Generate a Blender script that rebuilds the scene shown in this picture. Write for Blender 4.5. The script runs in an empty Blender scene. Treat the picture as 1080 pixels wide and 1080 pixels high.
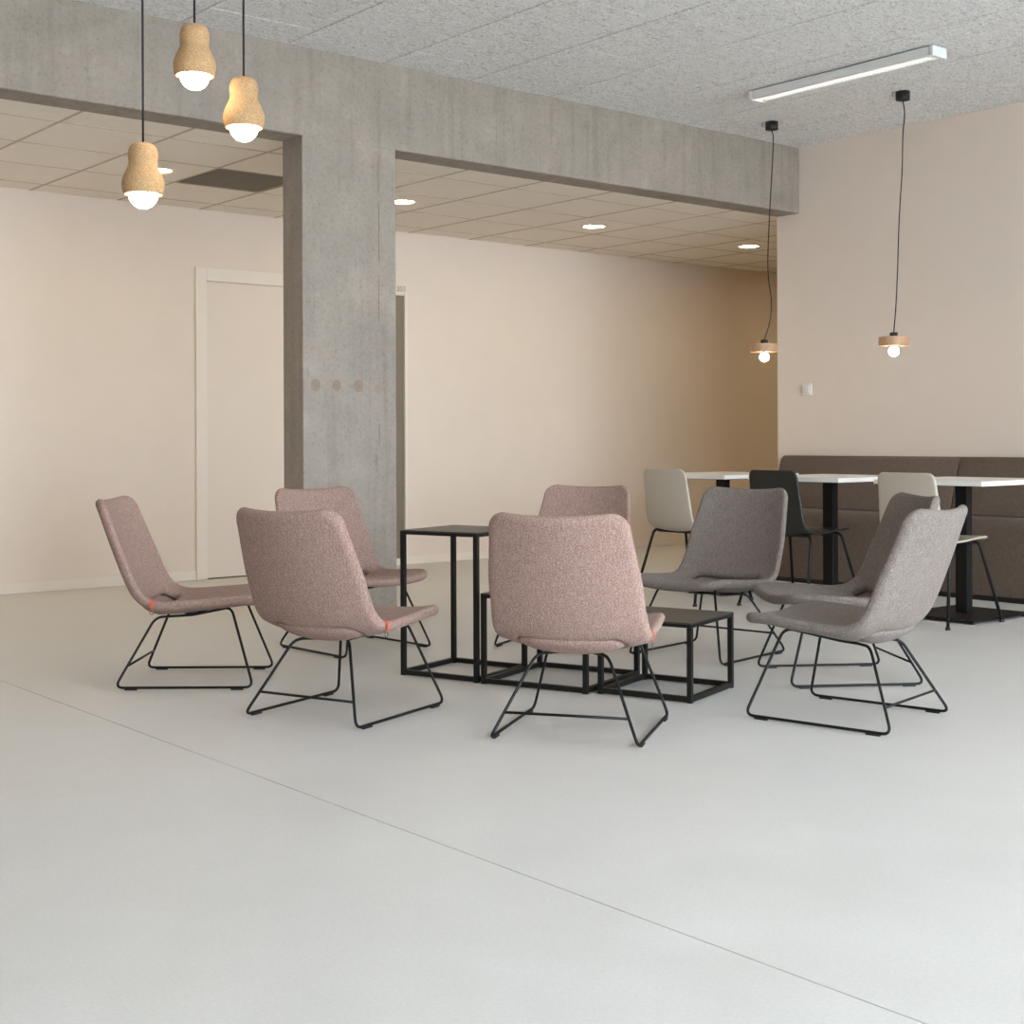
import bpy, bmesh, math, random
from mathutils import Vector, Matrix, noise

random.seed(7)
PI = math.pi
scene = bpy.context.scene
C = scene.collection

# ------------------------------------------------------------------ camera
F_PX, YAW, HOR, ROLL, CAM_H = 1466.0, 0.8792, 462.76, -0.00388, 0.965
cd = bpy.data.cameras.new('camera')
cam = bpy.data.objects.new('camera', cd); C.objects.link(cam)
cd.sensor_width = 36.0; cd.sensor_fit = 'HORIZONTAL'
cd.lens = F_PX / 1080 * 36.0
cd.shift_y = -(540 - HOR) / 1080
cd.clip_start = 0.05; cd.clip_end = 200
fw = Vector((math.cos(YAW), math.sin(YAW), 0)); rt = Vector((math.sin(YAW), -math.cos(YAW), 0)); up = Vector((0, 0, 1))
rt2 = rt * math.cos(ROLL) + up * math.sin(ROLL)
up2 = rt2.cross(fw)
M = Matrix((rt2, up2, -fw)).transposed().to_4x4()
M.translation = (0, 0, CAM_H)
cam.matrix_world = M
scene.camera = cam

# ------------------------------------------------------------------ world and exposure
w = bpy.data.worlds.new('overcast_sky'); scene.world = w; w.use_nodes = True
bg = w.node_tree.nodes['Background']
bg.inputs[0].default_value = (0.905, 0.97, 1.10, 1); bg.inputs[1].default_value = 15.2
scene.view_settings.view_transform = 'Standard'; scene.view_settings.look = 'None'
scene.view_settings.gamma = 1; scene.view_settings.use_curve_mapping = False
scene.view_settings.exposure = 0.0

XW, YB, ZC, ZT = 7.85, 8.765, 2.557, 3.015          # right wall, back wall, corridor ceiling, room ceiling
YF, YK = 6.28, 6.482                               # front and back face of beam and column
XL, XE, YWIN = -3.5, 13.0, -1.9                      # left end, corridor end, window wall
# windows in the wall behind the camera: (x0, x1)
WINDOWS = [(-0.7, 1.9), (2.1, 4.8), (5.0, 7.7)]
for i, (a, b) in enumerate(WINDOWS):               # portals only guide sampling of the sky light
    l = bpy.data.lights.new('window_portal', 'AREA'); l.shape = 'RECTANGLE'; l.size = b - a; l.size_y = 2.75
    l.cycles.is_portal = True
    o = bpy.data.objects.new('window_portal', l); C.objects.link(o)
    o.location = ((a + b) / 2, YWIN - 0.22, 1.43); o.rotation_euler = (PI / 2, 0, 0)

# ------------------------------------------------------------------ materials
def new_mat(name):
    m = bpy.data.materials.new(name); m.use_nodes = True
    nt = m.node_tree; b = nt.nodes['Principled BSDF']
    return m, nt, b
def nd(nt, t, **kw):
    n = nt.nodes.new(t)
    for k, v in kw.items():
        if k.startswith('i_'):
            n.inputs[int(k[2:]) if k[2:].isdigit() else k[2:].replace('_', ' ')].default_value = v
        else: setattr(n, k, v)
    return n
def ramp(nt, stops):
    r = nt.nodes.new('ShaderNodeValToRGB'); e = r.color_ramp.elements
    e[0].position, e[0].color = stops[0][0], (*stops[0][1], 1)
    e[1].position, e[1].color = stops[-1][0], (*stops[-1][1], 1)
    for p, c in stops[1:-1]:
        x = e.new(p); x.color = (*c, 1)
    return r
def srgb(r, g, b):
    f = lambda c: (c / 255 / 12.92) if c / 255 <= 0.04045 else ((c / 255 + 0.055) / 1.055) ** 2.4
    return (f(r), f(g), f(b))
def plain(name, col, rough=0.5, metal=0.0, bump=0.0, bscale=200.0, var=0.0, vscale=6.0, spec=None):
    m, nt, b = new_mat(name)
    b.inputs['Roughness'].default_value = rough; b.inputs['Metallic'].default_value = metal
    if spec is not None: b.inputs['Specular IOR Level'].default_value = spec
    tc = nd(nt, 'ShaderNodeTexCoord')
    n = nd(nt, 'ShaderNodeTexNoise', i_Scale=vscale, i_Detail=4.0)
    nt.links.new(tc.outputs['Object'], n.inputs['Vector'])
    lo = tuple(max(0, c * (1 - var)) for c in col); hi = tuple(c * (1 + var) for c in col)
    r = ramp(nt, [(0.3, lo), (0.7, hi)])
    nt.links.new(n.outputs['Fac'], r.inputs[0]); nt.links.new(r.outputs[0], b.inputs['Base Color'])
    if bump:
        n2 = nd(nt, 'ShaderNodeTexNoise', i_Scale=bscale, i_Detail=3.0)
        nt.links.new(tc.outputs['Object'], n2.inputs['Vector'])
        bp = nd(nt, 'ShaderNodeBump', i_Strength=bump, i_Distance=0.002)
        nt.links.new(n2.outputs['Fac'], bp.inputs['Height']); nt.links.new(bp.outputs[0], b.inputs['Normal'])
    return m
def emit(name, col, strength):
    m, nt, b = new_mat(name)
    b.inputs['Base Color'].default_value = (*col, 1)
    b.inputs['Emission Color'].default_value = (*col, 1); b.inputs['Emission Strength'].default_value = strength
    return m

def fabric(name, cols, streak=0.35):
    """woven melange cloth in UV metres: fine salt-and-pepper threads, streaks along the warp"""
    m, nt, b = new_mat(name); L = nt.links.new
    b.inputs['Roughness'].default_value = 0.92
    b.inputs['Sheen Weight'].default_value = 0.06; b.inputs['Sheen Roughness'].default_value = 0.5
    b.inputs['Specular IOR Level'].default_value = 0.15
    uv = nd(nt, 'ShaderNodeUVMap')
    tc = nd(nt, 'ShaderNodeTexCoord')
    v1 = nd(nt, 'ShaderNodeTexNoise', i_Scale=430.0, i_Detail=3.0, i_Roughness=0.8)
    L(tc.outputs['Object'], v1.inputs['Vector'])
    mp = nd(nt, 'ShaderNodeMapping'); mp.inputs['Scale'].default_value = (420, 26, 1)
    L(uv.outputs[0], mp.inputs['Vector'])
    v2 = nd(nt, 'ShaderNodeTexNoise', i_Scale=1.0, i_Detail=3.0, i_Roughness=0.6)
    L(mp.outputs[0], v2.inputs['Vector'])
    mx = nd(nt, 'ShaderNodeMix', data_type='FLOAT'); mx.inputs[0].default_value = streak
    L(v1.outputs['Fac'], mx.inputs[2]); L(v2.outputs['Fac'], mx.inputs[3])
    r = ramp(nt, cols); L(mx.outputs[0], r.inputs[0]); L(r.outputs[0], b.inputs['Base Color'])
    bp = nd(nt, 'ShaderNodeBump', i_Strength=0.25, i_Distance=0.001)
    L(v1.outputs['Fac'], bp.inputs['Height']); L(bp.outputs[0], b.inputs['Normal'])
    return m

def concrete(name, seed=0.0):
    m, nt, b = new_mat(name); L = nt.links.new
    b.inputs['Roughness'].default_value = 0.75; b.inputs['Specular IOR Level'].default_value = 0.3
    geo = nd(nt, 'ShaderNodeNewGeometry')
    mp = nd(nt, 'ShaderNodeMapping'); mp.inputs['Location'].default_value = (seed, seed * 2, seed * 3)
    L(geo.outputs['Position'], mp.inputs['Vector'])
    big = nd(nt, 'ShaderNodeTexNoise', i_Scale=3.2, i_Detail=8.0, i_Roughness=0.68, i_Distortion=0.3)
    L(mp.outputs[0], big.inputs['Vector'])
    rb = ramp(nt, [(0.3, srgb(142, 131, 121)), (0.45, srgb(152, 142, 132)), (0.55, srgb(157, 145, 135)), (0.72, srgb(168, 157, 146))])
    L(big.outputs['Fac'], rb.inputs[0])
    # vertical run-off streaks
    ms = nd(nt, 'ShaderNodeMapping'); ms.inputs['Scale'].default_value = (14, 14, 0.8)
    L(geo.outputs['Position'], ms.inputs['Vector'])
    st = nd(nt, 'ShaderNodeTexNoise', i_Scale=1.0, i_Detail=4.0, i_Roughness=0.65)
    L(ms.outputs[0], st.inputs['Vector'])
    rs = ramp(nt, [(0.33, (0.78, 0.765, 0.76)), (0.5, (1, 1, 1)), (0.72, (1.10, 1.09, 1.08))])
    L(st.outputs['Fac'], rs.inputs[0])
    m1 = nd(nt, 'ShaderNodeMix', data_type='RGBA', blend_type='MULTIPLY'); m1.inputs[0].default_value = 0.55
    L(rb.outputs[0], m1.inputs[6]); L(rs.outputs[0], m1.inputs[7])
    # fine dark specks and pores
    sp = nd(nt, 'ShaderNodeTexNoise', i_Scale=46.0, i_Detail=6.0, i_Roughness=0.8)
    L(geo.outputs['Position'], sp.inputs['Vector'])
    rp = ramp(nt, [(0.32, (0.60, 0.58, 0.56)), (0.47, (0.98, 0.98, 0.98)), (0.68, (1.12, 1.12, 1.12))])
    L(sp.outputs['Fac'], rp.inputs[0])
    m2 = nd(nt, 'ShaderNodeMix', data_type='RGBA', blend_type='MULTIPLY'); m2.inputs[0].default_value = 0.6
    L(m1.outputs[2], m2.inputs[6]); L(rp.outputs[0], m2.inputs[7])
    vo = nd(nt, 'ShaderNodeTexVoronoi', i_Scale=16.0, i_Randomness=1.0)
    L(geo.outputs['Position'], vo.inputs['Vector'])
    rv = ramp(nt, [(0.0, (0.45, 0.44, 0.43)), (0.055, (0.5, 0.5, 0.5)), (0.085, (1, 1, 1))])
    L(vo.outputs['Distance'], rv.inputs[0])
    m3 = nd(nt, 'ShaderNodeMix', data_type='RGBA', blend_type='MULTIPLY'); m3.inputs[0].default_value = 0.55
    L(m2.outputs[2], m3.inputs[6]); L(rv.outputs[0], m3.inputs[7])
    L(m3.outputs[2], b.inputs['Base Color'])
    bp = nd(nt, 'ShaderNodeBump', i_Strength=0.25, i_Distance=0.004)
    L(sp.outputs['Fac'], bp.inputs['Height']); L(bp.outputs[0], b.inputs['Normal'])
    return m

def woodwool(name):
    m, nt, b = new_mat(name); L = nt.links.new
    b.inputs['Roughness'].default_value = 0.95; b.inputs['Specular IOR Level'].default_value = 0.1
    geo = nd(nt, 'ShaderNodeNewGeometry')
    mp = nd(nt, 'ShaderNodeMapping'); mp.inputs['Scale'].default_value = (1.0, 2.2, 1.0)
    L(geo.outputs['Position'], mp.inputs['Vector'])
    n = nd(nt, 'ShaderNodeTexNoise', i_Scale=25.0, i_Detail=6.0, i_Roughness=0.78, i_Distortion=2.4)
    L(mp.outputs[0], n.inputs['Vector'])
    r = ramp(nt, [(0.35, srgb(146, 144, 142)), (0.44, srgb(214, 212, 210)), (0.52, srgb(246, 244, 242)), (0.75, srgb(255, 254, 253))])
    L(n.outputs['Fac'], r.inputs[0]); L(r.outputs[0], b.inputs['Base Color'])
    bp = nd(nt, 'ShaderNodeBump', i_Strength=0.6, i_Distance=0.006)
    L(n.outputs['Fac'], bp.inputs['Height']); L(bp.outputs[0], b.inputs['Normal'])
    return m

def cork(name):
    m, nt, b = new_mat(name); L = nt.links.new
    b.inputs['Roughness'].default_value = 0.85; b.inputs['Specular IOR Level'].default_value = 0.2
    tc = nd(nt, 'ShaderNodeTexCoord')
    n = nd(nt, 'ShaderNodeTexNoise', i_Scale=260.0, i_Detail=3.0, i_Roughness=0.7); L(tc.outputs['Object'], n.inputs['Vector'])
    r = ramp(nt, [(0.28, srgb(120, 84, 52)), (0.45, srgb(186, 148, 106)), (0.62, srgb(205, 170, 128)), (0.8, srgb(222, 192, 152))])
    L(n.outputs['Fac'], r.inputs[0]); L(r.outputs[0], b.inputs['Base Color'])
    bp = nd(nt, 'ShaderNodeBump', i_Strength=0.4, i_Distance=0.001)
    L(n.outputs['Fac'], bp.inputs['Height']); L(bp.outputs[0], b.inputs['Normal'])
    return m

def lino(name):
    m, nt, b = new_mat(name); L = nt.links.new
    geo = nd(nt, 'ShaderNodeNewGeometry')
    n = nd(nt, 'ShaderNodeTexNoise', i_Scale=3.5, i_Detail=7.0, i_Roughness=0.6, i_Distortion=0.6); L(geo.outputs['Position'], n.inputs['Vector'])
    r = ramp(nt, [(0.3, srgb(212, 208, 202)), (0.7, srgb(219, 215, 210))])
    L(n.outputs['Fac'], r.inputs[0])
    f = nd(nt, 'ShaderNodeTexNoise', i_Scale=120.0, i_Detail=3.0); L(geo.outputs['Position'], f.inputs['Vector'])
    rf = ramp(nt, [(0.3, (0.94, 0.94, 0.94)), (0.7, (1.04, 1.04, 1.04))]); L(f.outputs['Fac'], rf.inputs[0])
    mx = nd(nt, 'ShaderNodeMix', data_type='RGBA', blend_type='MULTIPLY'); mx.inputs[0].default_value = 0.8
    L(r.outputs[0], mx.inputs[6]); L(rf.outputs[0], mx.inputs[7]); L(mx.outputs[2], b.inputs['Base Color'])
    b.inputs['Roughness'].default_value = 0.42; b.inputs['Specular IOR Level'].default_value = 0.4
    rr = ramp(nt, [(0.3, (0.36, 0.36, 0.36)), (0.7, (0.48, 0.48, 0.48))]); L(n.outputs['Fac'], rr.inputs[0]); L(rr.outputs[0], b.inputs['Roughness'])
    return m

def wood(name):
    m, nt, b = new_mat(name); L = nt.links.new
    tc = nd(nt, 'ShaderNodeTexCoord'); mp = nd(nt, 'ShaderNodeMapping'); mp.inputs['Scale'].default_value = (14, 160, 160)
    L(tc.outputs['Object'], mp.inputs['Vector'])
    n = nd(nt, 'ShaderNodeTexNoise', i_Scale=1.0, i_Detail=4.0); L(mp.outputs[0], n.inputs['Vector'])
    r = ramp(nt, [(0.3, srgb(176, 132, 98)), (0.7, srgb(205, 165, 130))]); L(n.outputs['Fac'], r.inputs[0]); L(r.outputs[0], b.inputs['Base Color'])
    b.inputs['Roughness'].default_value = 0.5
    return m

def pane_glass(name):
    m = bpy.data.materials.new(name); m.use_nodes = True; nt = m.node_tree; nt.nodes.clear(); L = nt.links.new
    out = nd(nt, 'ShaderNodeOutputMaterial'); t = nd(nt, 'ShaderNodeBsdfTransparent'); g = nd(nt, 'ShaderNodeBsdfGlossy', i_Roughness=0.02)
    t.inputs[0].default_value = (0.92, 0.95, 0.94, 1)
    f = nd(nt, 'ShaderNodeFresnel', i_IOR=1.45); mx = nd(nt, 'ShaderNodeMixShader')
    L(f.outputs[0], mx.inputs[0]); L(t.outputs[0], mx.inputs[1]); L(g.outputs[0], mx.inputs[2]); L(mx.outputs[0], out.inputs[0])
    return m

MAT = dict(
    wall=plain('wall_paint', srgb(233, 217, 203), 0.8, bump=0.06, bscale=160, var=0.01, spec=0.2),
    trim=plain('trim_paint', srgb(236, 223, 210), 0.55, var=0.01),
    door=plain('door_paint', srgb(233, 217, 203), 0.6, var=0.01),
    taupe=plain('taupe_leaf', srgb(128, 116, 98), 0.6, var=0.03),
    taupe_print=plain('taupe_print', srgb(158, 142, 128), 0.6),
    gap=plain('gap_shade', srgb(70, 60, 50), 0.9),
    concrete=concrete('cast_concrete'), plug=plain('concrete_plug', srgb(144, 125, 112), 0.85, var=0.06, vscale=60),
    plug_faint=plain('concrete_plug_faint', srgb(150, 135, 124), 0.85, var=0.05, vscale=60),
    woodwool=woodwool('wood_wool_cement'), joint=plain('ceiling_joint', srgb(70, 67, 64), 0.95),
    tile=plain('mineral_tile', srgb(244, 234, 222), 0.9, var=0.015, vscale=14, bump=0.1, bscale=300, spec=0.1),
    grid=plain('tile_grid', srgb(196, 182, 160), 0.8), grille=plain('grille_metal', srgb(132, 121, 106), 0.7, var=0.03),
    floor=lino('linoleum'), weld=plain('floor_weld', srgb(120, 112, 98), 0.8),
    pink=fabric('pink_melange', [(0.33, srgb(72, 55, 50)), (0.44, srgb(132, 105, 95)), (0.55, srgb(170, 140, 128)), (0.68, srgb(222, 202, 192))], 0.18),
    grey=fabric('grey_melange', [(0.33, srgb(54, 48, 44)), (0.45, srgb(111, 100, 92)), (0.56, srgb(139, 127, 119)), (0.68, srgb(196, 186, 180))], 0.2),
    bench=fabric('bench_melange', [(0.36, srgb(62, 52, 45)), (0.5, srgb(106, 91, 80)), (0.66, srgb(152, 134, 120))], 0.2),
    black=plain('black_steel', srgb(20, 19, 18), 0.5, 0.0, var=0.08, spec=0.3),
    tabletop=plain('bronze_black_plate', srgb(62, 57, 51), 0.4, var=0.06, vscale=20),
    pad=plain('black_plastic', srgb(24, 23, 22), 0.5), orange=plain('orange_tab', srgb(214, 92, 50), 0.7),
    ring=plain('ring_grey', srgb(120, 116, 116), 0.4, 0.6), chrome=plain('dull_steel', srgb(150, 140, 132), 0.35, 0.8),
    cork=cork('cork'), cord=plain('black_cord', srgb(26, 20, 24), 0.7),
    globe=emit('warm_globe', (1.0, 0.84, 0.62), 26.0), bulb=emit('warm_bulb', (1.0, 0.84, 0.62), 30.0),
    wood=wood('oak_disc'), down=emit('downlight_disc', (1.0, 0.85, 0.52), 66.0), ledge=plain('downlight_ring', srgb(225, 215, 200), 0.4),
    lampwhite=plain('lamp_white', srgb(222, 222, 220), 0.45), tubelight=emit('tube_light', (1.0, 0.96, 0.86), 3.2),
    laminate=plain('white_laminate', srgb(238, 234, 228), 0.35, var=0.01),
    shell_white=plain('greige_plastic', srgb(188, 177, 161), 0.42, var=0.01), shell_black=plain('black_shell', srgb(38, 36, 33), 0.45, var=0.05),
    plate=plain('switch_white', srgb(232, 226, 218), 0.4), glass=pane_glass('window_glass'), frame=plain('window_frame_grey', srgb(90, 92, 94), 0.5),
    paving=plain('bounce_paving', srgb(232, 230, 226), 0.9, var=0.08, vscale=2),
)

# ------------------------------------------------------------------ mesh helpers
class MB:
    def __init__(s): s.v, s.f, s.sm = [], [], []
    def add(s, vs, fs, smooth=False):
        k = len(s.v); s.v += [tuple(v) for v in vs]; s.f += [tuple(i + k for i in f) for f in fs]; s.sm += [smooth] * len(fs); return s
    def box(s, x0, x1, y0, y1, z0, z1, bev=0.0):
        if bev <= 0:
            vs = [(x, y, z) for z in (z0, z1) for y in (y0, y1) for x in (x0, x1)]
            return s.add(vs, [(0, 2, 3, 1), (4, 5, 7, 6), (0, 1, 5, 4), (2, 6, 7, 3), (0, 4, 6, 2), (1, 3, 7, 5)])
        bm = bmesh.new(); bmesh.ops.create_cube(bm, size=1)
        for v in bm.verts: v.co = Vector(((x0 + x1) / 2 + v.co.x * (x1 - x0), (y0 + y1) / 2 + v.co.y * (y1 - y0), (z0 + z1) / 2 + v.co.z * (z1 - z0)))
        bmesh.ops.bevel(bm, geom=bm.edges[:], offset=bev, segments=2, affect='EDGES', profile=0.5)
        bm.verts.index_update()
        s.add([v.co for v in bm.verts], [[v.index for v in f.verts] for f in bm.faces]); bm.free(); return s
    def prism(s, poly, axis, a, b):
        """extrude polygon (two other coords in order) along axis from a to b"""
        n = len(poly)
        def P(q, t):
            l = list(q); l.insert(axis, t); return l
        vs = [P(q, a) for q in poly] + [P(q, b) for q in poly]
        fs = [tuple(range(n)), tuple(range(2 * n - 1, n - 1, -1))] + [(i, i + n, (i + 1) % n + n, (i + 1) % n) for i in range(n)]
        return s.add(vs, fs)
    def tube(s, pts, r, n=8, cap=True):
        pts = [Vector(p) for p in pts]; rings = []; nrm = None
        for i, p in enumerate(pts):
            t = ((pts[min(i + 1, len(pts) - 1)] - p).normalized() + (p - pts[max(i - 1, 0)]).normalized()).normalized()
            if nrm is None:
                nrm = t.cross(Vector((0, 0, 1)) if abs(t.z) < 0.9 else Vector((1, 0, 0))).normalized()
            nrm = (nrm - t * nrm.dot(t)).normalized(); bn = t.cross(nrm)
            rr = r[i] if isinstance(r, (list, tuple)) else r
            rings.append([p + (nrm * math.cos(2 * PI * k / n) + bn * math.sin(2 * PI * k / n)) * rr for k in range(n)])
        vs = [v for g in rings for v in g]
        fs = [(i * n + k, i * n + (k + 1) % n, (i + 1) * n + (k + 1) % n, (i + 1) * n + k) for i in range(len(pts) - 1) for k in range(n)]
        s.add(vs, fs, True)
        if cap: s.add([], []) ; k0 = len(s.v) - len(vs); s.f += [tuple(k0 + k for k in reversed(range(n))), tuple(k0 + (len(pts) - 1) * n + k for k in range(n))]; s.sm += [False, False]
        return s
    def lathe(s, prof, cx=0, cy=0, n=40, smooth=True):
        vs = [(cx + r * math.cos(2 * PI * k / n), cy + r * math.sin(2 * PI * k / n), z) for r, z in prof for k in range(n)]
        fs = [(i * n + k, (i + 1) * n + k, (i + 1) * n + (k + 1) % n, i * n + (k + 1) % n) for i in range(len(prof) - 1) for k in range(n)]
        s.add(vs, fs, smooth); return s
    def mesh(s, name):
        me = bpy.data.meshes.new(name); me.from_pydata(s.v, [], s.f); me.update()
        me.polygons.foreach_set('use_smooth', s.sm)
        bm = bmesh.new(); bm.from_mesh(me); bmesh.ops.recalc_face_normals(bm, faces=bm.faces[:]); bm.to_mesh(me); bm.free()
        return me
    def build(s, name, mat, parent=None, loc=None):
        return link(name, s.mesh(name), mat, parent, loc)
def link(name, me, mat, parent=None, loc=None):
    o = bpy.data.objects.new(name, me); C.objects.link(o)
    if mat is not None:
        if not me.materials: me.materials.append(None)
        o.material_slots[0].link = 'OBJECT'; o.material_slots[0].material = MAT[mat]
    if parent: o.parent = parent
    if loc is not None: o.location = loc
    return o
def empty(name, loc, rz=0.0):
    o = bpy.data.objects.new(name, None); C.objects.link(o); o.location = loc; o.rotation_euler = (0, 0, rz); o.empty_display_size = 0.1; return o
def tag(o, label, cat, group=None):
    o['label'] = label; o['category'] = cat
    if group: o['group'] = group
    return o
def struct(o, label=None):
    o['kind'] = 'structure'
    if label: o['label'] = label
    return o
def copy_tree(o, parent=None):
    c = o.copy(); C.objects.link(c); c.parent = parent
    for ch in [k for k in o.children]: copy_tree(ch, c)
    return c
def fillet(pts, r, n=5):
    pts = [Vector(p) for p in pts]; out = [pts[0]]
    for i in range(1, len(pts) - 1):
        a, b, c = pts[i - 1], pts[i], pts[i + 1]
        d = min(r, (a - b).length * 0.45, (c - b).length * 0.45)
        p, q = b + (a - b).normalized() * d, b + (c - b).normalized() * d
        for k in range(n + 1):
            t = k / n; out.append(p * (1 - t) ** 2 + b * 2 * t * (1 - t) + q * t * t)
    out.append(pts[-1]); return out
def spline(pts, per=12):
    P = [Vector(p) for p in pts]; P = [P[0] * 2 - P[1]] + P + [P[-1] * 2 - P[-2]]; out = []
    for i in range(1, len(P) - 2):
        for k in range(per):
            t = k / per; a, b, c, d = P[i - 1], P[i], P[i + 1], P[i + 2]
            out.append(0.5 * ((2 * b) + (c - a) * t + (2 * a - 5 * b + 4 * c - d) * t * t + (3 * b - a - 3 * c + d) * t ** 3))
    out.append(P[-2]); return out

# ------------------------------------------------------------------ the setting
def sb(name, mat, dims, label=None, parent=None):
    o = MB().box(*dims).build(name, mat, parent)
    if not parent: struct(o, label)
    return o

# floor: a screed with two welded linoleum sheets, the seam between them is a shallow groove
floor = sb('floor', 'weld', (XL, XE, YWIN, YB, -0.12, -0.0025), 'pale grey-green linoleum floor with a thin welded seam')
SEAM = 1.98
MB().box(XL, SEAM - 0.0018, YWIN, YB, -0.0024, 0.0).build('floor_sheet', 'floor', floor)
MB().box(SEAM + 0.0018, XE, YWIN, YB, -0.0024, 0.0).build('floor_sheet', 'floor', floor)

wall_back = sb('wall_back', 'wall', (XL - 0.2, XE + 0.2, YB, YB + 0.2, -0.12, 3.3), 'beige painted corridor wall behind the concrete column')
wall_left = sb('wall_left', 'wall', (XL - 0.2, XL, YWIN - 0.2, YB, -0.12, 3.3), 'beige painted wall at the end of the hall')
wall_right = sb('wall_right', 'wall', (XW, XW + 0.25, YWIN - 0.2, YK, -0.12, 3.3), 'beige painted wall behind the long upholstered bench')
wall_corr = sb('wall_corridor', 'wall', (XW + 0.25, XE, YK - 0.2, YK, -0.12, 3.3), 'beige painted inner wall of the corridor')
wall_end = sb('wall_end', 'wall', (XE, XE + 0.2, YK - 0.2, YB, -0.12, 3.3), 'beige painted end wall of the corridor')
# window wall behind the camera
ww = MB()
xs = [XL - 0.0] + [q for ab in WINDOWS for q in ab] + [XW]
for i in range(0, len(xs), 2): ww.box(xs[i], xs[i + 1], YWIN - 0.2, YWIN, -0.12, 3.3)
for a, b in WINDOWS: ww.box(a, b, YWIN - 0.2, YWIN, 2.8, 3.3); ww.box(a, b, YWIN - 0.2, YWIN, -0.12, 0.06)
struct(ww.build('wall_front', 'wall'), 'beige wall with tall windows')
for i, (a, b) in enumerate(WINDOWS):
    wn = MB()
    for (x0, x1, z0, z1) in ((a, a + 0.06, 0.06, 2.8), (b - 0.06, b, 0.06, 2.8), ((a + b) / 2 - 0.03, (a + b) / 2 + 0.03, 0.12, 2.74), (a + 0.06, b - 0.06, 0.06, 0.12), (a + 0.06, b - 0.06, 2.74, 2.8)):
        wn.box(x0, x1, YWIN - 0.15, YWIN - 0.07, z0, z1)
    wo = struct(wn.build('window_%d' % (i + 1), 'frame'), 'tall grey framed window')
    for x0, x1 in ((a + 0.06, (a + b) / 2 - 0.03), ((a + b) / 2 + 0.03, b - 0.06)):
        MB().box(x0, x1, YWIN - 0.115, YWIN - 0.109, 0.12, 2.74).build('pane', 'glass', wo)
sb('ground_outside', 'paving', (-30, 30, -40, YWIN - 0.2, -0.3, -0.2), 'unseen paving outside the windows, near-white to bounce daylight')  # unseen ground, kept near-white to throw daylight up at the ceiling

# wood-wool ceiling of the hall: panels with bevelled joints under a dark backing
ceil = sb('ceiling', 'joint', (XL, XW, YWIN, YF, ZT + 0.012, ZT + 0.2), 'pale grey wood-wool cement panel ceiling')
pm = None
PX0 = 3.70 - 0.597 * 13
for i in range(20):
    x0 = PX0 + 0.597 * i
    if x0 + 0.597 < XL: continue
    off = (0.0, 0.6)[i % 2]
    y = 5.985 + off + 1.2
    while y > YWIN:
        y0, y1 = y - 1.2, y
        a0, a1, b0, b1 = max(x0 + 0.0045, XL), min(x0 + 0.5925, XW), max(y0 + 0.0025, YWIN), min(y1 - 0.0025, YF)
        y -= 1.2
        if a1 - a0 < 0.03 or b1 - b0 < 0.03: continue
        full = abs(a1 - a0 - 0.588) < 1e-4 and abs(b1 - b0 - 1.195) < 1e-4
        dz = random.uniform(-0.0008, 0.0008)
        if full:
            if pm is None: pm = MB().box(-0.294, 0.294, -0.5975, 0.5975, 0, 0.02, 0.0025).mesh('ceiling_panel')
            link('ceiling_panel', pm, 'woodwool', ceil, ((a0 + a1) / 2, (b0 + b1) / 2, ZT + dz))
        else:
            MB().box(a0, a1, b0, b1, ZT + dz, ZT + 0.02, 0.0025).build('ceiling_panel', 'woodwool', ceil)

# corridor suspended ceiling
cc = sb('ceiling_corridor', 'tile', (XL, XE, YK, YB, ZC + 0.022, ZC + 0.2), 'suspended mineral tile ceiling of the corridor')
TX, TY = 0.59, 0.575
gx = [2.695 + TX * k for k in range(-11, 18)]; gy = [7.37 - 2 * TY, 7.37 - TY, 7.37, 7.37 + TY, 7.37 + 2 * TY]
g = MB()
for x in gx:
    if XL < x < XE: g.box(x - 0.007, x + 0.007, YK, YB, ZC, ZC + 0.02)
for y in gy:
    if YK < y < YB: g.box(XL, XE, y - 0.005, y + 0.005, ZC + 0.0005, ZC + 0.0205)
g.build('ceiling_grid', 'grid', cc)
tm = None
gxx = [XL] + [x for x in gx if x > XL + 0.05] + [XE]; gyy = [YK] + [y for y in gy if YK + 0.02 < y < YB - 0.02] + [YB]
gxx = [x for i, x in enumerate(gxx) if i == 0 or x - gxx[i - 1] > 0.02]
for i in range(len(gxx) - 1):
    for j in range(len(gyy) - 1):
        a0, a1, b0, b1 = gxx[i] + 0.007, gxx[i + 1] - 0.007, gyy[j] + 0.005, gyy[j + 1] - 0.005
        if abs(gxx[i] - 3.875) < 0.02 and abs(gyy[j] - 7.37) < 0.02:
            fr = MB()
            fr.box(a0, a1, b0, b1, ZC + 0.012, ZC + 0.018)
            gr = fr.build('air_grille', 'grille', cc)
            for k in range(14):
                yy = b0 + (b1 - b0) * (k + 0.5) / 14
                MB().box(a0 + 0.02, a1 - 0.02, yy - 0.012, yy + 0.012, ZC + 0.002, ZC + 0.006).build('grille_slat', 'grille', gr)
            continue
        if abs(a1 - a0 - 0.576) < 1e-3 and abs(b1 - b0 - 0.565) < 1e-3:
            if tm is None: tm = MB().box(-0.288, 0.288, -0.2825, 0.2825, 0, 0.012).mesh('ceiling_tile')
            link('ceiling_tile', tm, 'tile', cc, ((a0 + a1) / 2, (b0 + b1) / 2, ZC + 0.003))
        else:
            MB().box(a0, a1, b0, b1, ZC + 0.003, ZC + 0.015).build('ceiling_tile', 'tile', cc)

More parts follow.
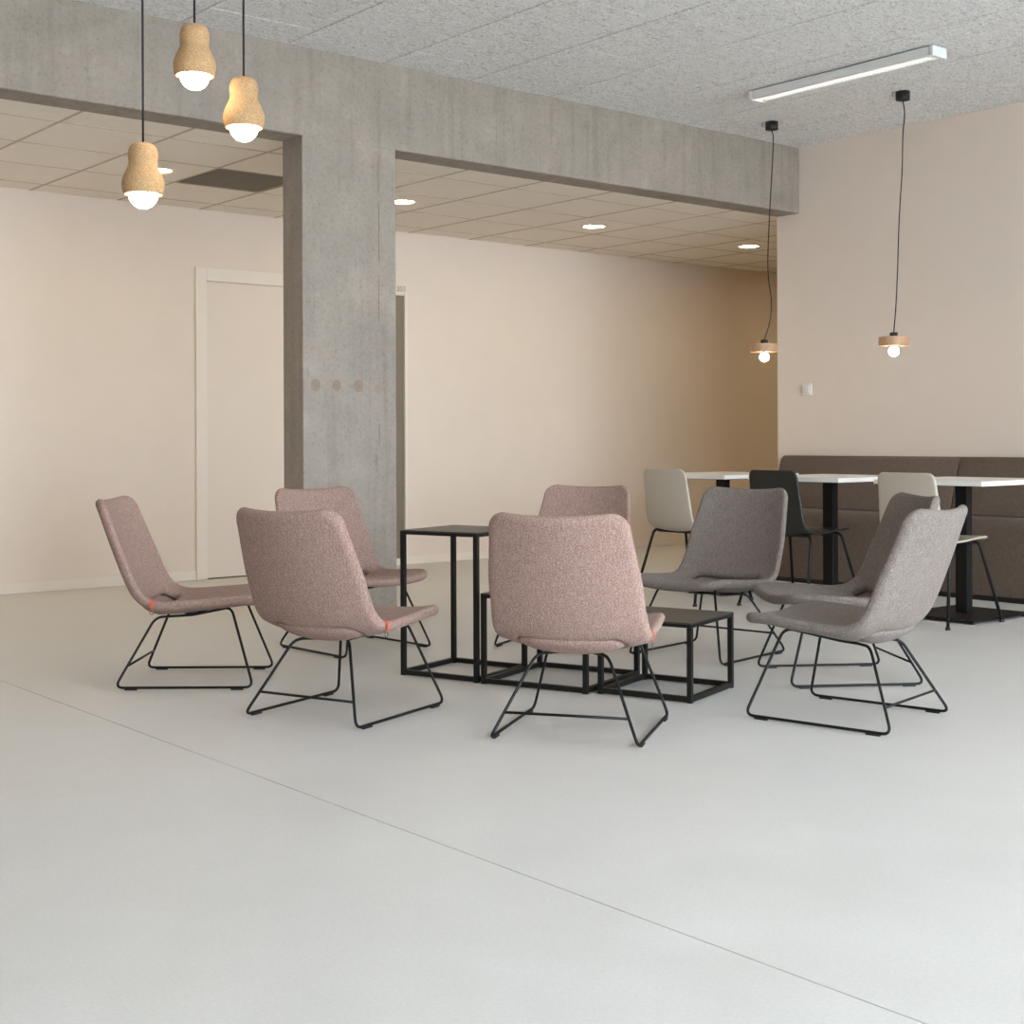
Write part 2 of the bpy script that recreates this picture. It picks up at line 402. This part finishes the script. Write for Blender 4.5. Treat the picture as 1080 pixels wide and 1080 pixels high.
# concrete beam and column
beam = MB().box(XL, XW, YF, YK, 2.552, 3.3, 0.006).build('beam', 'concrete'); struct(beam, 'raw cast concrete beam along the corridor')
CX0, CX1 = 3.786, 4.378
column = MB().box(CX0, CX1, YF, YK, -0.004, 2.556, 0.006).build('column', 'concrete'); struct(column, 'raw cast concrete column carrying the beam')
for px, pz, r in ((3.862, 1.252, 0.029), (3.992, 1.252, 0.027), (4.131, 1.252, 0.030), (4.262, 1.237, 0.024)):
    q = MB()
    pts = [(px + r * math.cos(2 * PI * k / 20), pz + r * 1.12 * math.sin(2 * PI * k / 20)) for k in range(20)]
    q.prism(pts, 1, YF - 0.0012, YF + 0.001)
    q.build('filled_hole', 'plug' if r > 0.025 else 'plug_faint', column)

for z0, z1, dx in ((2.30, 2.50, 0.0), (1.93, 2.26, 0.001), (1.60, 1.86, -0.001), (0.93, 1.05, 0.0), (0.82, 0.88, -0.02)):
    MB().prism([(4.263 + dx, z0), (4.267 + dx, z0 + 0.02), (4.266 + dx, z1), (4.262 + dx, z1 - 0.03)], 1, YF - 0.0025, YF + 0.001).build('formwork_seam', 'plug', column)
# doors, baseboards
def door(name, x0, x1, zt, leafmat, label, sill=0.008, num=None):
    d = empty(name, ((x0 + x1) / 2, YB, 0)); struct(d, label)
    cx = (x0 + x1) / 2; fwid = 0.083 if num is None else 0.024
    ft = 0.09 if num is None else 0.02
    y1 = -0.0005
    for a, b, z0, z1 in ((x0 - fwid, x0, 0, zt + ft), (x1, x1 + fwid, 0, zt + ft), (x0, x1, zt, zt + ft)):
        MB().box(a - cx, b - cx, -0.022, y1, z0, z1, 0.003).build('door_frame', 'trim', d)
    lf = MB().box(x0 - cx + 0.003, x1 - cx - 0.003, -0.008, y1, sill, zt - 0.003, 0.002).build('door_leaf', leafmat, d)
    MB().box(x0 - cx, x1 - cx, -0.006, y1, 0.0, sill - 0.001).build('under_leaf_strip', 'gap' if num is None else 'trim', d)  # dark strip paints the shade in the gap under the beige leaf
    hs = 1 if num is None else -1
    hx = hs * ((x1 - x0) / 2 - 0.07)
    hd = MB().tube(fillet([(hx, -0.008, 1.03), (hx, -0.055, 1.03), (hx - hs * 0.12, -0.055, 1.03)], 0.015), 0.009).build('door_handle', 'chrome', d)
    return d
door('door_1', 4.507, 5.40, 2.065, 'door', 'flush beige door left of the concrete column')
d2 = door('door_2', 5.53, 6.176, 2.068, 'taupe', 'dark taupe door 203 mostly hidden by the column', 0.052, '203')
fc = bpy.data.curves.new('room_number', 'FONT'); fc.body = '203'; fc.size = 0.058; fc.extrude = 0.0005; fc.align_x = 'RIGHT'
fo = bpy.data.objects.new('room_number_text', fc); C.objects.link(fo)
dg = bpy.context.evaluated_depsgraph_get(); tmesh = bpy.data.meshes.new_from_object(fo.evaluated_get(dg))
C.objects.unlink(fo); bpy.data.objects.remove(fo)
rn = link('room_number', tmesh, None, d2); tmesh.materials.clear(); tmesh.materials.append(MAT['taupe_print'])
rn.rotation_euler = (PI / 2, 0, 0); rn.location = (6.200 - (5.53 + 6.176) / 2, -0.0012, 2.100)
def baseboard(name, x0, x1):
    return struct(MB().box(x0, x1, YB - 0.014, YB - 0.0005, 0.0, 0.068, 0.003).build(name, 'trim'), 'low white baseboard along the corridor wall')
baseboard('baseboard_left', XL, 4.507 - 0.0835)
baseboard('baseboard_middle', 5.4835, 5.505)
baseboard('baseboard_right', 6.2005, XE)

# ------------------------------------------------------------------ shells (lounge and dining chairs)
def make_shell(name, prof, Wf, Df, T, rad, hole=None, na=30, edge=0.02, corner=(0.09, 0.06), step=0.011):
    """closed rounded shell: profile in (y,z) from seat front to back top; a = across, b = along; sitter side = left of travel"""
    P = spline([(y, z, 0) for y, z in prof], 24)
    L = [0.0]
    for i in range(1, len(P)): L.append(L[-1] + (P[i] - P[i - 1]).length)
    tot = L[-1]
    def at(b):
        b = min(max(b, 0), tot); lo, hi = 0, len(L) - 1
        while hi - lo > 1:
            mid = (lo + hi) // 2
            if L[mid] <= b: lo = mid
            else: hi = mid
        t = (b - L[lo]) / max(1e-9, L[hi] - L[lo]); p = P[lo].lerp(P[hi], t)
        i0, i1 = max(lo - 3, 0), min(hi + 3, len(P) - 1)
        d = (P[i1] - P[i0]).normalized()
        return p, Vector((d.y, -d.x, 0))        # travel is toward -y then up: sitter side normal
    def half(b):
        w = Wf(b / tot)
        for e, r in ((b, corner[0]), (tot - b, corner[1])):
            if e < r: w = w - r + math.sqrt(max(0, r * r - (r - e) ** 2))
        return w
    # rows, denser at the ends
    bs = [0.0]; 
    while bs[-1] < tot:
        e = min(bs[-1], tot - bs[-1]); bs.append(bs[-1] + max(0.0018, min(step, 0.35 * e + 0.0018)))
    k = tot / bs[-1]; bs = [b * k for b in bs]
    ss = [math.sin(PI / 2 * (-1 + 2 * i / na)) * 0.6 + (-1 + 2 * i / na) * 0.4 for i in range(na + 1)]
    nr = len(bs); grid = [[None] * (na + 1) for _ in range(nr)]
    if hole: hb, hl, hh = hole
    def hsd(a, b):
        dx = max(abs(a) - (hl - hh), 0); return math.hypot(dx, b - hb) - hh
    ab = [[(half(b) * s, b) for s in ss] for b in bs]
    dead = [[False] * (na + 1) for _ in range(nr)]
    if hole:
        for i in range(nr):
            for j in range(na + 1):
                if hsd(*ab[i][j]) < -0.004: dead[i][j] = True
        for i in range(nr):
            for j in range(na + 1):
                if dead[i][j]: continue
                nb = any(0 <= i + x < nr and 0 <= j + y <= na and dead[i + x][j + y] for x in (-1, 0, 1) for y in (-1, 0, 1))
                if nb:
                    a, b = ab[i][j]
                    for _ in range(6):
                        e = 1e-4; d = hsd(a, b); gx_ = (hsd(a + e, b) - d) / e; gy_ = (hsd(a, b + e) - d) / e
                        n2 = gx_ * gx_ + gy_ * gy_ or 1; a -= d * gx_ / n2; b -= d * gy_ / n2
                    ab[i][j] = (a, b)
    def sdf(a, b):
        d = min(half(b) - abs(a), b, tot - b)
        # corners: distance to corner arcs
        for e, r in ((b, corner[0]), (tot - b, corner[1])):
            w = Wf(b / tot)
            if e < r and abs(a) > w - r: d = min(d, r - math.hypot(abs(a) - (w - r), r - e))
        if hole: d = min(d, hsd(a, b))
        return max(d, 0)
    vs, fs, uv = [], [], []
    idx = {}
    for side in (1, -1):
        for i in range(nr):
            for j in range(na + 1):
                if dead[i][j]: continue
                a, b = ab[i][j]; p, n = at(b); W = max(Wf(b / tot), 1e-4)
                q = min(1.0, abs(a) / W)
                d = sdf(a, b); h = T / 2 * math.sqrt(max(0, 1 - (1 - min(d / edge, 1)) ** 2))
                off = -Df(b / tot) * (1 - q * q) + side * h
                idx[(side, i, j)] = len(vs)
                vs.append((a, p.x + n.x * off, p.y + n.y * off)); uv.append((a, b))
    for side in (1, -1):
        for i in range(nr - 1):
            for j in range(na):
                q = [(i, j), (i, j + 1), (i + 1, j + 1), (i + 1, j)]
                q = [c for c in q if not dead[c[0]][c[1]]]
                if len(q) < 3: continue
                if hole:
                    ca = sum(ab[c[0]][c[1]][0] for c in q) / len(q); cb = sum(ab[c[0]][c[1]][1] for c in q) / len(q)
                    if hsd(ca, cb) < -1e-4: continue
                f = [idx[(side, *c)] for c in q]
                fs.append(f if side == 1 else f[::-1])
    make_shell.surface = (at, Wf, Df, tot)
    me = bpy.data.meshes.new(name); me.from_pydata(vs, [], fs)
    ul = me.uv_layers.new(name='UVMap')
    for lp in me.loops: ul.data[lp.index].uv = uv[lp.vertex_index]
    bm = bmesh.new(); bm.from_mesh(me)
    bmesh.ops.remove_doubles(bm, verts=bm.verts[:], dist=0.0004)
    bmesh.ops.dissolve_degenerate(bm, edges=bm.edges[:], dist=0.0001)
    bmesh.ops.recalc_face_normals(bm, faces=bm.faces[:])
    for f in bm.faces: f.smooth = True
    bm.to_mesh(me); bm.free(); me.update()
    return me
def lerp_pts(pts):
    def f(t):
        for (a, u), (b, v) in zip(pts, pts[1:]):
            if t <= b:
                k = (t - a) / (b - a); k = k * k * (3 - 2 * k); return u + (v - u) * k
        return pts[-1][1]
    return f

# lounge chair -------------------------------------------------------
L_PROF = [(0.300, 0.347), (0.21, 0.349), (0.10, 0.341), (0.0, 0.334), (-0.08, 0.331), (-0.135, 0.342), (-0.175, 0.374), (-0.203, 0.425), (-0.235, 0.503), (-0.276, 0.604), (-0.330, 0.742)]
shell_lounge = make_shell('upholstered_shell', L_PROF,
    lerp_pts([(0, 0.236), (0.3, 0.252), (0.5, 0.262), (0.65, 0.254), (1, 0.226)]),
    lerp_pts([(0, 0.024), (0.25, 0.032), (0.48, 0.044), (0.7, 0.05), (1, 0.046)]), 0.038, 0.06,
    hole=(0.438, 0.168, 0.025), na=44, edge=0.021, corner=(0.085, 0.062), step=0.0095)
# sewn pocket that closes the lumbar slot from behind
def lining_mesh(hb, hl, hh):
    at, Wf, Df, tot = make_shell.surface; vs, fs, uv = [], [], []
    nu, nr = 64, 7
    for side in (1, -1):
        for r in range(nr + 1):
            k = r / nr
            for j in range(nu):
                t = 2 * PI * j / nu
                a = k * hl * math.copysign(abs(math.cos(t)) ** 0.8, math.cos(t)); b = hb + k * hh * math.copysign(abs(math.sin(t)) ** 0.8, math.sin(t))
                p, n = at(b); q = abs(a) / Wf(b / tot)
                o_ = -Df(b / tot) * (1 - q * q) + (-0.021 + 0.010 * k ** 2 if side > 0 else -0.0265 + 0.0155 * k ** 6)
                vs.append((a, p.x + n.x * o_, p.y + n.y * o_)); uv.append((a, b))
    B = (nr + 1) * nu
    for s in (0, 1):
        for r in range(nr):
            for j in range(nu):
                fs.append((s * B + r * nu + j, s * B + r * nu + (j + 1) % nu, s * B + (r + 1) * nu + (j + 1) % nu, s * B + (r + 1) * nu + j))
    me = bpy.data.meshes.new('slot_lining'); me.from_pydata(vs, [], fs)
    ul = me.uv_layers.new(name='UVMap')
    for lp in me.loops: ul.data[lp.index].uv = uv[lp.vertex_index]
    bm = bmesh.new(); bm.from_mesh(me); bmesh.ops.remove_doubles(bm, verts=bm.verts[:], dist=0.0002); bmesh.ops.recalc_face_normals(bm, faces=bm.faces[:])
    for f in bm.faces: f.smooth = True
    bm.to_mesh(me); bm.free(); return me
lining = lining_mesh(0.438, 0.186, 0.042)
def loop_mesh(s):
    pts = [(s * 0.06, 0.0, 0.2685), (s * 0.045, -0.055, 0.2625), (s * 0.119, -0.139, 0.2665), (s * 0.24, -0.267, 0.0095), (s * 0.24, 0.267, 0.0095), (s * 0.145, 0.165, 0.3085), (s * 0.06, 0.0, 0.2685)]
    return MB().tube(fillet(pts, 0.034, 6), 0.0052, 8).mesh('sled_runner')
runner = {s: loop_mesh(s) for s in (-1, 1)}
k_ = 0.30; cb_y = -0.267 + (0.128) * k_; cb_z = 0.0095 + 0.257 * k_; cb_x = 0.24 - 0.121 * k_
cross_me = MB().tube([(-cb_x, cb_y, cb_z), (cb_x, cb_y, cb_z)], 0.0046, 8).mesh('cross_bar')
brk_me = MB().box(-0.055, 0.055, -0.035, -0.01, 0.2655, 0.2745).mesh('seat_bracket')
pad_me = MB().box(-0.006, 0.006, -0.024, 0.024, 0.0, 0.0055).mesh('floor_glide')
tabm = MB()
tp = fillet([(0.252, -0.118, 0.353), (0.2655, -0.118, 0.343), (0.2655, -0.118, 0.322), (0.258, -0.118, 0.312)], 0.01, 3)
for dy in (0,):
    vs = []; 
    for p in tp: vs += [(p.x, p.y - 0.0055, p.z), (p.x, p.y + 0.0055, p.z)]
    n = len(tp); vs2 = [(x + 0.0016, y, z) for x, y, z in vs]
    fs = [(2 * i, 2 * i + 1, 2 * i + 3, 2 * i + 2) for i in range(n - 1)] + [(2 * n + 2 * i, 2 * n + 2 * i + 2, 2 * n + 2 * i + 3, 2 * n + 2 * i + 1) for i in range(n - 1)]
    fs += [(2 * i, 2 * i + 2, 2 * n + 2 * i + 2, 2 * n + 2 * i) for i in range(n - 1)] + [(2 * i + 1, 2 * n + 2 * i + 1, 2 * n + 2 * i + 3, 2 * i + 3) for i in range(n - 1)]
    tabm.add(vs + vs2, fs)
tab_me = tabm.mesh('pull_tab')
ring_me = MB().tube([(0.256 + 0.003 * math.cos(t), -0.118 + 0.008 * math.cos(2 * PI * k / 14), 0.303 + 0.009 * math.sin(2 * PI * k / 14)) for k, t in ((k, 0) for k in range(15))], 0.0018, 6, False).mesh('tab_ring')

def lounge(x, y, deg, mat, label, tabbed):
    o = empty('lounge_chair', (x, y, 0), math.radians(deg) - PI / 2)
    tag(o, label, 'chair', 'low lounge chairs around the black side tables')
    sh = link('upholstered_shell', shell_lounge, mat, o)
    link('slot_lining', lining, mat, sh)
    for s in (-1, 1):
        r = link('sled_runner', runner[s], 'black', o)
        for yy in (-0.205, 0.205):
            link('floor_glide', pad_me, 'pad', r, (s * 0.24, yy, 0))
    link('cross_bar', cross_me, 'black', o)
    link('seat_bracket', brk_me, 'black', o)
    if tabbed:
        t = link('pull_tab', tab_me, 'orange', o); t['label'] = 'orange fabric pull tab'
        link('tab_ring', ring_me, 'ring', t)
    return o
lounge(2.596, 5.127, -39.5, 'pink', 'pink melange lounge chair at the far left, seen side-on facing right', True)
lounge(2.697, 4.186, 20.1, 'pink', 'pink melange lounge chair with its back turned, in front of the concrete column', True)
lounge(3.545, 5.43, -87, 'pink', 'pink melange lounge chair standing directly at the foot of the concrete column', False)
lounge(3.129, 3.416, 34, 'pink', 'pink melange lounge chair nearest the viewer, its back hiding the middle side table', True)
lounge(4.37, 4.90, -154, 'pink', 'pink melange lounge chair facing the viewer behind the central chair, only its backrest top showing', False)
lounge(4.632, 4.229, -171, 'grey', 'grey melange lounge chair facing the viewer behind the lowest side table', False)
lounge(4.579, 3.48, 145.8, 'grey', 'grey melange lounge chair facing left, partly hidden behind the front grey chair', False)
lounge(3.964, 2.969, 100.9, 'grey', 'grey melange lounge chair at the right front, its whole sled base in view', False)

# ------------------------------------------------------------------ black cube side tables
def side_table(x, y, az, size, h, label):
    """origin at the corner nearest the viewer's left; local x runs along the front, local y to the back"""
    o = empty('side_table', (x, y, 0), math.radians(az)); tag(o, label, 'side table', 'black steel frame side tables')
    t = 0.019
    MB().box(0, size, 0, size, h - 0.005, h, 0.001).build('table_top', 'tabletop', o)
    for ax in (0, size - t):
        for ay in (0, size - t):
            MB().box(ax, ax + t, ay, ay + t, 0, h - 0.0052, 0.001).build('leg', 'black', o)
    for z0, nm in ((0.004, 'bottom_rail'), (h - 0.018, 'top_rail')):
        z1 = z0 + (t if nm == 'bottom_rail' else 0.0126)
        for ay in (0, size - t): MB().box(t, size - t, ay, ay + t, z0, z1).build(nm, 'black', o)
        for ax in (0, size - t): MB().box(ax, ax + t, t, size - t, z0, z1).build(nm, 'black', o)
    return o
side_table(3.277 - 0.003, 4.663 + 0.012, -72, 0.378, 0.594, 'tallest black cube side table, its thin legs rising left of the central chair')
side_table(3.394, 4.298, -70, 0.47, 0.357, 'middle black cube side table mostly hidden behind the central pink chair')
side_table(3.596, 3.842, -71.8, 0.388, 0.292, 'lowest black cube side table with its dark top in view right of the central chair')

# ------------------------------------------------------------------ dining area
SH = make_shell('seat_shell', [(0.235, 0.432), (0.19, 0.444), (0.08, 0.440), (-0.04, 0.431), (-0.12, 0.433), (-0.172, 0.458), (-0.198, 0.51), (-0.213, 0.60), (-0.228, 0.70), (-0.242, 0.785)],
    lerp_pts([(0, 0.20), (0.3, 0.205), (0.55, 0.19), (1, 0.175)]), lerp_pts([(0, 0.004), (0.3, 0.014), (0.6, 0.018), (1, 0.012)]), 0.012, 0.05, None, na=20, edge=0.006, corner=(0.06, 0.045), step=0.02)
def dleg(sx, sy):
    return MB().tube(fillet([(0.0, sy * 0.135, 0.4185), (sx * 0.185, sy * 0.135, 0.4185), (sx * 0.245, sy * 0.245, 0.012)], 0.03, 5), 0.0085, 10).mesh('leg')
dlegs = {(a, b): dleg(a, b) for a in (-1, 1) for b in (-1, 1)}
glide_me = MB().lathe([(0.0, 0.018), (0.0085, 0.018), (0.0125, 0.012), (0.0125, 0.0), (0.0, 0.0)], n=14).mesh('glide')
under_me = MB().box(-0.16, 0.16, -0.128, -0.10, 0.405, 0.4165).box(-0.16, 0.16, 0.10, 0.128, 0.405, 0.4165).box(-0.05, 0.05, -0.10, 0.10, 0.408, 0.4165).mesh('seat_plate')
def dining_chair(x, y, deg, mat, label):
    o = empty('dining_chair', (x, y, 0), math.radians(deg) - PI / 2); tag(o, label, 'chair', 'shell chairs at the white tables')
    link('seat_shell', SH, mat, o)
    for k, me in dlegs.items():
        l = link('leg', me, 'black', o); link('glide', glide_me, 'pad', l, (k[0] * 0.245, k[1] * 0.245, 0))
    link('seat_plate', under_me, 'pad', o)
    return o
dining_chair(6.125, 5.71, 0, 'shell_white', 'greige plastic shell chair farthest left, at the table farthest from the viewer')
dining_chair(6.35, 5.085, 0, 'shell_black', 'black plastic shell chair at the middle white table')
dining_chair(6.345, 4.205, 0, 'shell_white', 'greige plastic shell chair at the nearest white table, behind two grey lounge chairs')
def cafe_table(x, y, label):
    o = empty('cafe_table', (x, y, 0)); tag(o, label, 'table', 'white topped pedestal tables along the bench')
    MB().box(-0.35, 0.35, -0.325, 0.325, 0.715, 0.74, 0.0015).build('table_top', 'laminate', o)
    MB().box(-0.20, 0.20, -0.20, 0.20, 0.7075, 0.7145).build('top_plate', 'black', o)
    MB().box(-0.026, 0.026, -0.036, 0.036, 0.0235, 0.707, 0.003).build('column', 'black', o)
    b = MB().box(-0.275, 0.275, -0.23, 0.23, 0.011, 0.023, 0.003).build('base_plate', 'black', o)
    for sx in (-1, 1):
        for sy in (-1, 1):
            MB().lathe([(0, 0.0105), (0.012, 0.0105), (0.014, 0.0), (0, 0.0)], sx * 0.25, sy * 0.205, 12).build('glide', 'pad', b)
    return o
cafe_table(6.66, 5.945, 'white topped pedestal table farthest from the viewer, near the corridor')
cafe_table(6.63, 5.085, 'white topped pedestal table in the middle of the row')
cafe_table(6.63, 4.205, 'white topped pedestal table nearest the viewer at the right edge')

def bench(y0, y1, label):
    o = empty('bench_seat', (7.6, (y0 + y1) / 2, 0)); tag(o, label, 'bench', 'upholstered bench units along the right wall')
    cy = (y0 + y1) / 2; a, b = y0 - cy, y1 - cy
    def soft(name, poly, mat='bench', inset=0.0):
        P = fillet([Vector((p[0], p[1], 0)) for p in poly + [poly[0]]], 0.0, 1)
        pts = []
        n = len(poly)
        for i in range(n):
            q, p, r = Vector(poly[i - 1]), Vector(poly[i]), Vector(poly[(i + 1) % n]); rad = poly_r[i]
            d1 = min(rad, (q - p).length * 0.45); d2 = min(rad, (r - p).length * 0.45)
            u, v = p + (q - p).normalized() * d1, p + (r - p).normalized() * d2
            for k in range(5):
                t = k / 4; pts.append(u * (1 - t) ** 2 + p * 2 * t * (1 - t) + v * t * t)
        m = MB(); c = sum(pts, Vector((0, 0))) / len(pts); ins = 0.012
        rows = []
        for yy, s in ((a + 0.001, 1), (a + 0.005, 0.45), (a + 0.015, 0), (b - 0.015, 0), (b - 0.005, 0.45), (b - 0.001, 1)):
            rows.append([Vector((p.x, yy, p.y)) + (Vector((c.x, yy, c.y)) - Vector((p.x, yy, p.y))).normalized() * ins * s for p in pts])
        N = len(pts); vs = [v for r_ in rows for v in r_]
        fs = [(i * N + k, i * N + (k + 1) % N, (i + 1) * N + (k + 1) % N, (i + 1) * N + k) for i in range(len(rows) - 1) for k in range(N)]
        fs += [tuple(range(N)), tuple(range((len(rows) - 1) * N, len(rows) * N))]
        m.add(vs, fs, True); me = m.mesh(name)
        ul = me.uv_layers.new(name='UVMap')
        for lp in me.loops:
            v = me.vertices[lp.vertex_index].co; ul.data[lp.index].uv = (v.y + 0.9 * v.x, v.z + 0.45 * v.x)
        return link(name, me, mat, o)
    poly_r = [0.01, 0.075, 0.01, 0.004]
    soft('seat_block', [(-0.245, 0.03), (-0.25, 0.482), (0.249, 0.482), (0.249, 0.03)])
    poly_r = [0.01, 0.03, 0.02, 0.01]
    soft('backrest', [(0.02, 0.4825), (0.135, 0.84), (0.249, 0.84), (0.249, 0.4825)])
    MB().box(-0.225, 0.24, a + 0.02, b - 0.02, 0, 0.0295).build('plinth', 'pad', o)
    return o
bench(4.935, 6.36, 'dark brown upholstered bench unit behind the two far white tables')
bench(3.51, 4.93, 'dark brown upholstered bench unit cut by the right edge of the photo')

# light switch on the right wall
sw = empty('wall_switch', (XW, 6.215, 1.305)); tag(sw, 'small white light switch on the right wall', 'switch')
MB().box(-0.012, -0.0005, -0.041, 0.041, -0.041, 0.041, 0.003).build('cover_plate', 'plate', sw)
MB().box(-0.021, -0.0122, -0.028, 0.028, -0.028, 0.028, 0.003).build('rocker', 'plate', sw)

# ------------------------------------------------------------------ lamps
CORK_OUT = [(0.0, 0.0), (0.020, -0.0005), (0.036, -0.006), (0.046, -0.016), (0.0515, -0.032), (0.0525, -0.050), (0.0505, -0.066), (0.0515, -0.080), (0.0575, -0.096), (0.0665, -0.114), (0.0735, -0.134), (0.0755, -0.152), (0.0735, -0.170), (0.0695, -0.184), (0.0675, -0.187)]
CORK_IN = [(0.0635, -0.184), (0.0665, -0.165), (0.060, -0.135), (0.048, -0.11), (0.0, -0.10)]
def cork_lamp(x, y, ztop, label):
    o = empty('cork_pendant', (x, y, ztop)); tag(o, label, 'pendant lamp', 'cork pendants at the top left')
    p = [(q.x, q.y) for q in spline([(r, z, 0) for r, z in CORK_OUT], 4)]
    MB().lathe(p + CORK_IN, n=44).build('cork_shade', 'cork', o)
    g = [(0.0, -0.115)] + [(0.052 * math.sin(PI * k / 20), -0.1845 + 0.052 * math.cos(PI * k / 20)) for k in range(2, 20)] + [(0.0, -0.2365)]
    MB().lathe(g, n=32).build('globe_bulb', 'globe', o)
    MB().tube([(0, 0, -0.002), (0, 0, 0.6 * (ZT - ztop)), (0, 0, ZT - ztop - 0.03)], 0.0042, 8).build('cord', 'cord', o)
    MB().lathe([(0, -0.0305), (0.045, -0.0305), (0.05, -0.026), (0.05, -0.001), (0, -0.001)], n=28).build('ceiling_rose', 'black', o, (0, 0, ZT - ztop))
def from_px(px, py, depth):
    u, v = px - 540, -(py - HOR); cr, sr = math.cos(ROLL), math.sin(ROLL)
    a = u * cr + v * sr; b = -u * sr + v * cr
    return Vector((0, 0, CAM_H)) + (rt * (a / F_PX) + up * (b / F_PX) + fw) * depth
for (px, py, dep, lab) in ((153.3, 147.8, 5.0, 'cork pendant hanging lowest, leftmost of the three cork lamps'), (208.5, 23.2, 5.0, 'cork pendant hanging highest, between the other two cork lamps'),
                           (260, 79.3, 5.1, 'cork pendant at middle height, rightmost of the three cork lamps')):
    P = from_px(px, py, dep); cork_lamp(P.x, P.y, P.z, lab)

def disc_lamp(x, y, rx, ry, zmid, wav, label):
    """x,y: lamp; rx,ry: ceiling rose"""
    o = empty('disc_pendant', (x, y, zmid)); tag(o, label, 'pendant lamp', 'wooden disc pendants over the white tables')
    d = MB().lathe([(0.0, 0.027), (0.085, 0.027), (0.088, 0.024), (0.088, -0.025), (0.086, -0.027), (0.05, -0.027), (0.048, -0.02), (0.0, -0.02)], n=44); d.sm = [False] * len(d.sm)
    d.build('wooden_disc', 'wood', o)
    MB().lathe([(0.0, 0.053), (0.021, 0.053), (0.023, 0.050), (0.023, 0.0275), (0.0, 0.0275)], n=24).build('socket', 'pad', o)
    MB().lathe([(0.0, -0.034), (0.030, -0.034), (0.034, -0.029), (0.034, -0.0205), (0, -0.0205)], n=24).build('socket_ring', 'chrome', o)
    MB().lathe([(0.016, -0.0345)] + [(0.031 * math.sin(PI * k / 16), -0.059 + 0.031 * math.cos(PI * k / 16)) for k in range(3, 17)], n=28).build('bulb', 'bulb', o)
    r = Vector((rx - x, ry - y, ZT - zmid)); h0 = 0.053; top = r + Vector((0, 0, -0.052))
    side = Vector((rt.x, rt.y, 0))
    pts = []
    for t, s in wav:
        b = Vector((0, 0, h0)).lerp(top, t); pts.append(b + side * s)
    MB().tube(spline(pts, 8), 0.0035, 8).build('cord', 'cord', o)
    rs = MB().lathe([(0, -0.052), (0.038, -0.052), (0.041, -0.049), (0.041, -0.0005), (0, -0.0005)], n=32); rs.build('ceiling_rose', 'pad', o, r)
    hk = MB().tube([(0, 0, -0.001), (0, 0, -0.03)], 0.003, 6)
    hk.build('ceiling_hook', 'chrome', o, r - side * 0.062)
disc_lamp(7.019, 5.905, 7.06, 5.87, 1.548, [(0, 0), (0.08, 0.03), (0.18, 0.038), (0.30, 0.012), (0.42, 0.004), (0.62, 0.006), (0.85, 0.012), (0.96, 0.012), (1.0, 0.0)], 'wooden disc pendant against the corridor, left of the other disc lamp')
disc_lamp(7.006, 4.906, 7.05, 4.867, 1.534, [(0, 0), (0.1, 0.006), (0.25, 0.008), (0.5, 0.006), (0.7, 0.012), (0.85, 0.008), (0.94, 0.014), (1.0, 0.0)], 'wooden disc pendant in front of the right wall, its bulb above the bench')

# linear louvre light on the ceiling
ll = empty('linear_light', (6.378, 4.80, ZT)); tag(ll, 'long white louvred strip light on the wood-wool ceiling', 'ceiling light')
MB().box(-0.05, 0.05, -0.60, 0.60, -0.006, -0.0005).build('mounting_plate', 'pad', ll)
MB().box(-0.066, -0.038, -0.60, 0.60, -0.056, -0.0065, 0.004).box(0.038, 0.066, -0.60, 0.60, -0.056, -0.0065, 0.004).box(-0.038, 0.038, -0.60, 0.60, -0.02, -0.0065).build('housing', 'lampwhite', ll)
for s in (-1, 1): MB().box(-0.066, 0.066, s * 0.602 - 0.012 + (0.012 if s > 0 else -0.012) , s * 0.602 + 0.012 + (0.012 if s > 0 else -0.012), -0.060, -0.004, 0.005).build('end_cap', 'lampwhite', ll)
MB().box(-0.0375, 0.0375, -0.585, 0.585, -0.034, -0.0205).build('light_tube', 'tubelight', ll)
bl = MB().box(-0.037, 0.037, -0.003, 0.003, -0.052, -0.0345).mesh('louvre_blade')
for k in range(44): link('louvre_blade', bl, 'lampwhite', ll, (0, -0.585 + 1.17 * (k + 0.5) / 44, 0))

# recessed downlights in the corridor; those out of view are added to light it
ring_d = MB().lathe([(0.098, 0.0), (0.096, -0.005), (0.085, -0.006), (0.078, 0.0), (0.078, 0.0015), (0.098, 0.0015)], n=36).mesh('trim_ring')
disc_d = MB().lathe([(0.0, 0.0004), (0.0775, 0.0004), (0.0775, 0.0018), (0.0, 0.0018)], n=36).mesh('lens')
for i, (x, lab) in enumerate(((-1.6, 'added unseen corridor downlight at the far left'), (0.15, 'added unseen corridor downlight, second from the left'), (1.9, 'added unseen corridor downlight next to the leftmost visible one'),
        (3.625, 'recessed corridor downlight peeking out behind the lowest cork pendant'), (5.383, 'recessed corridor downlight half hidden by the concrete column'),
        (7.135, 'recessed corridor downlight midway between the column and the right wall'), (8.895, 'recessed corridor downlight at the right, beside the cord of a disc pendant'),
        (10.65, 'added unseen corridor downlight behind the right wall'), (12.3, 'added unseen corridor downlight at the corridor end'))):
    o = empty('downlight', (x, 7.645, ZC + 0.001)); tag(o, lab, 'downlight', 'recessed corridor downlights')
    link('trim_ring', ring_d, 'ledge', o); link('lens', disc_d, 'down', o)
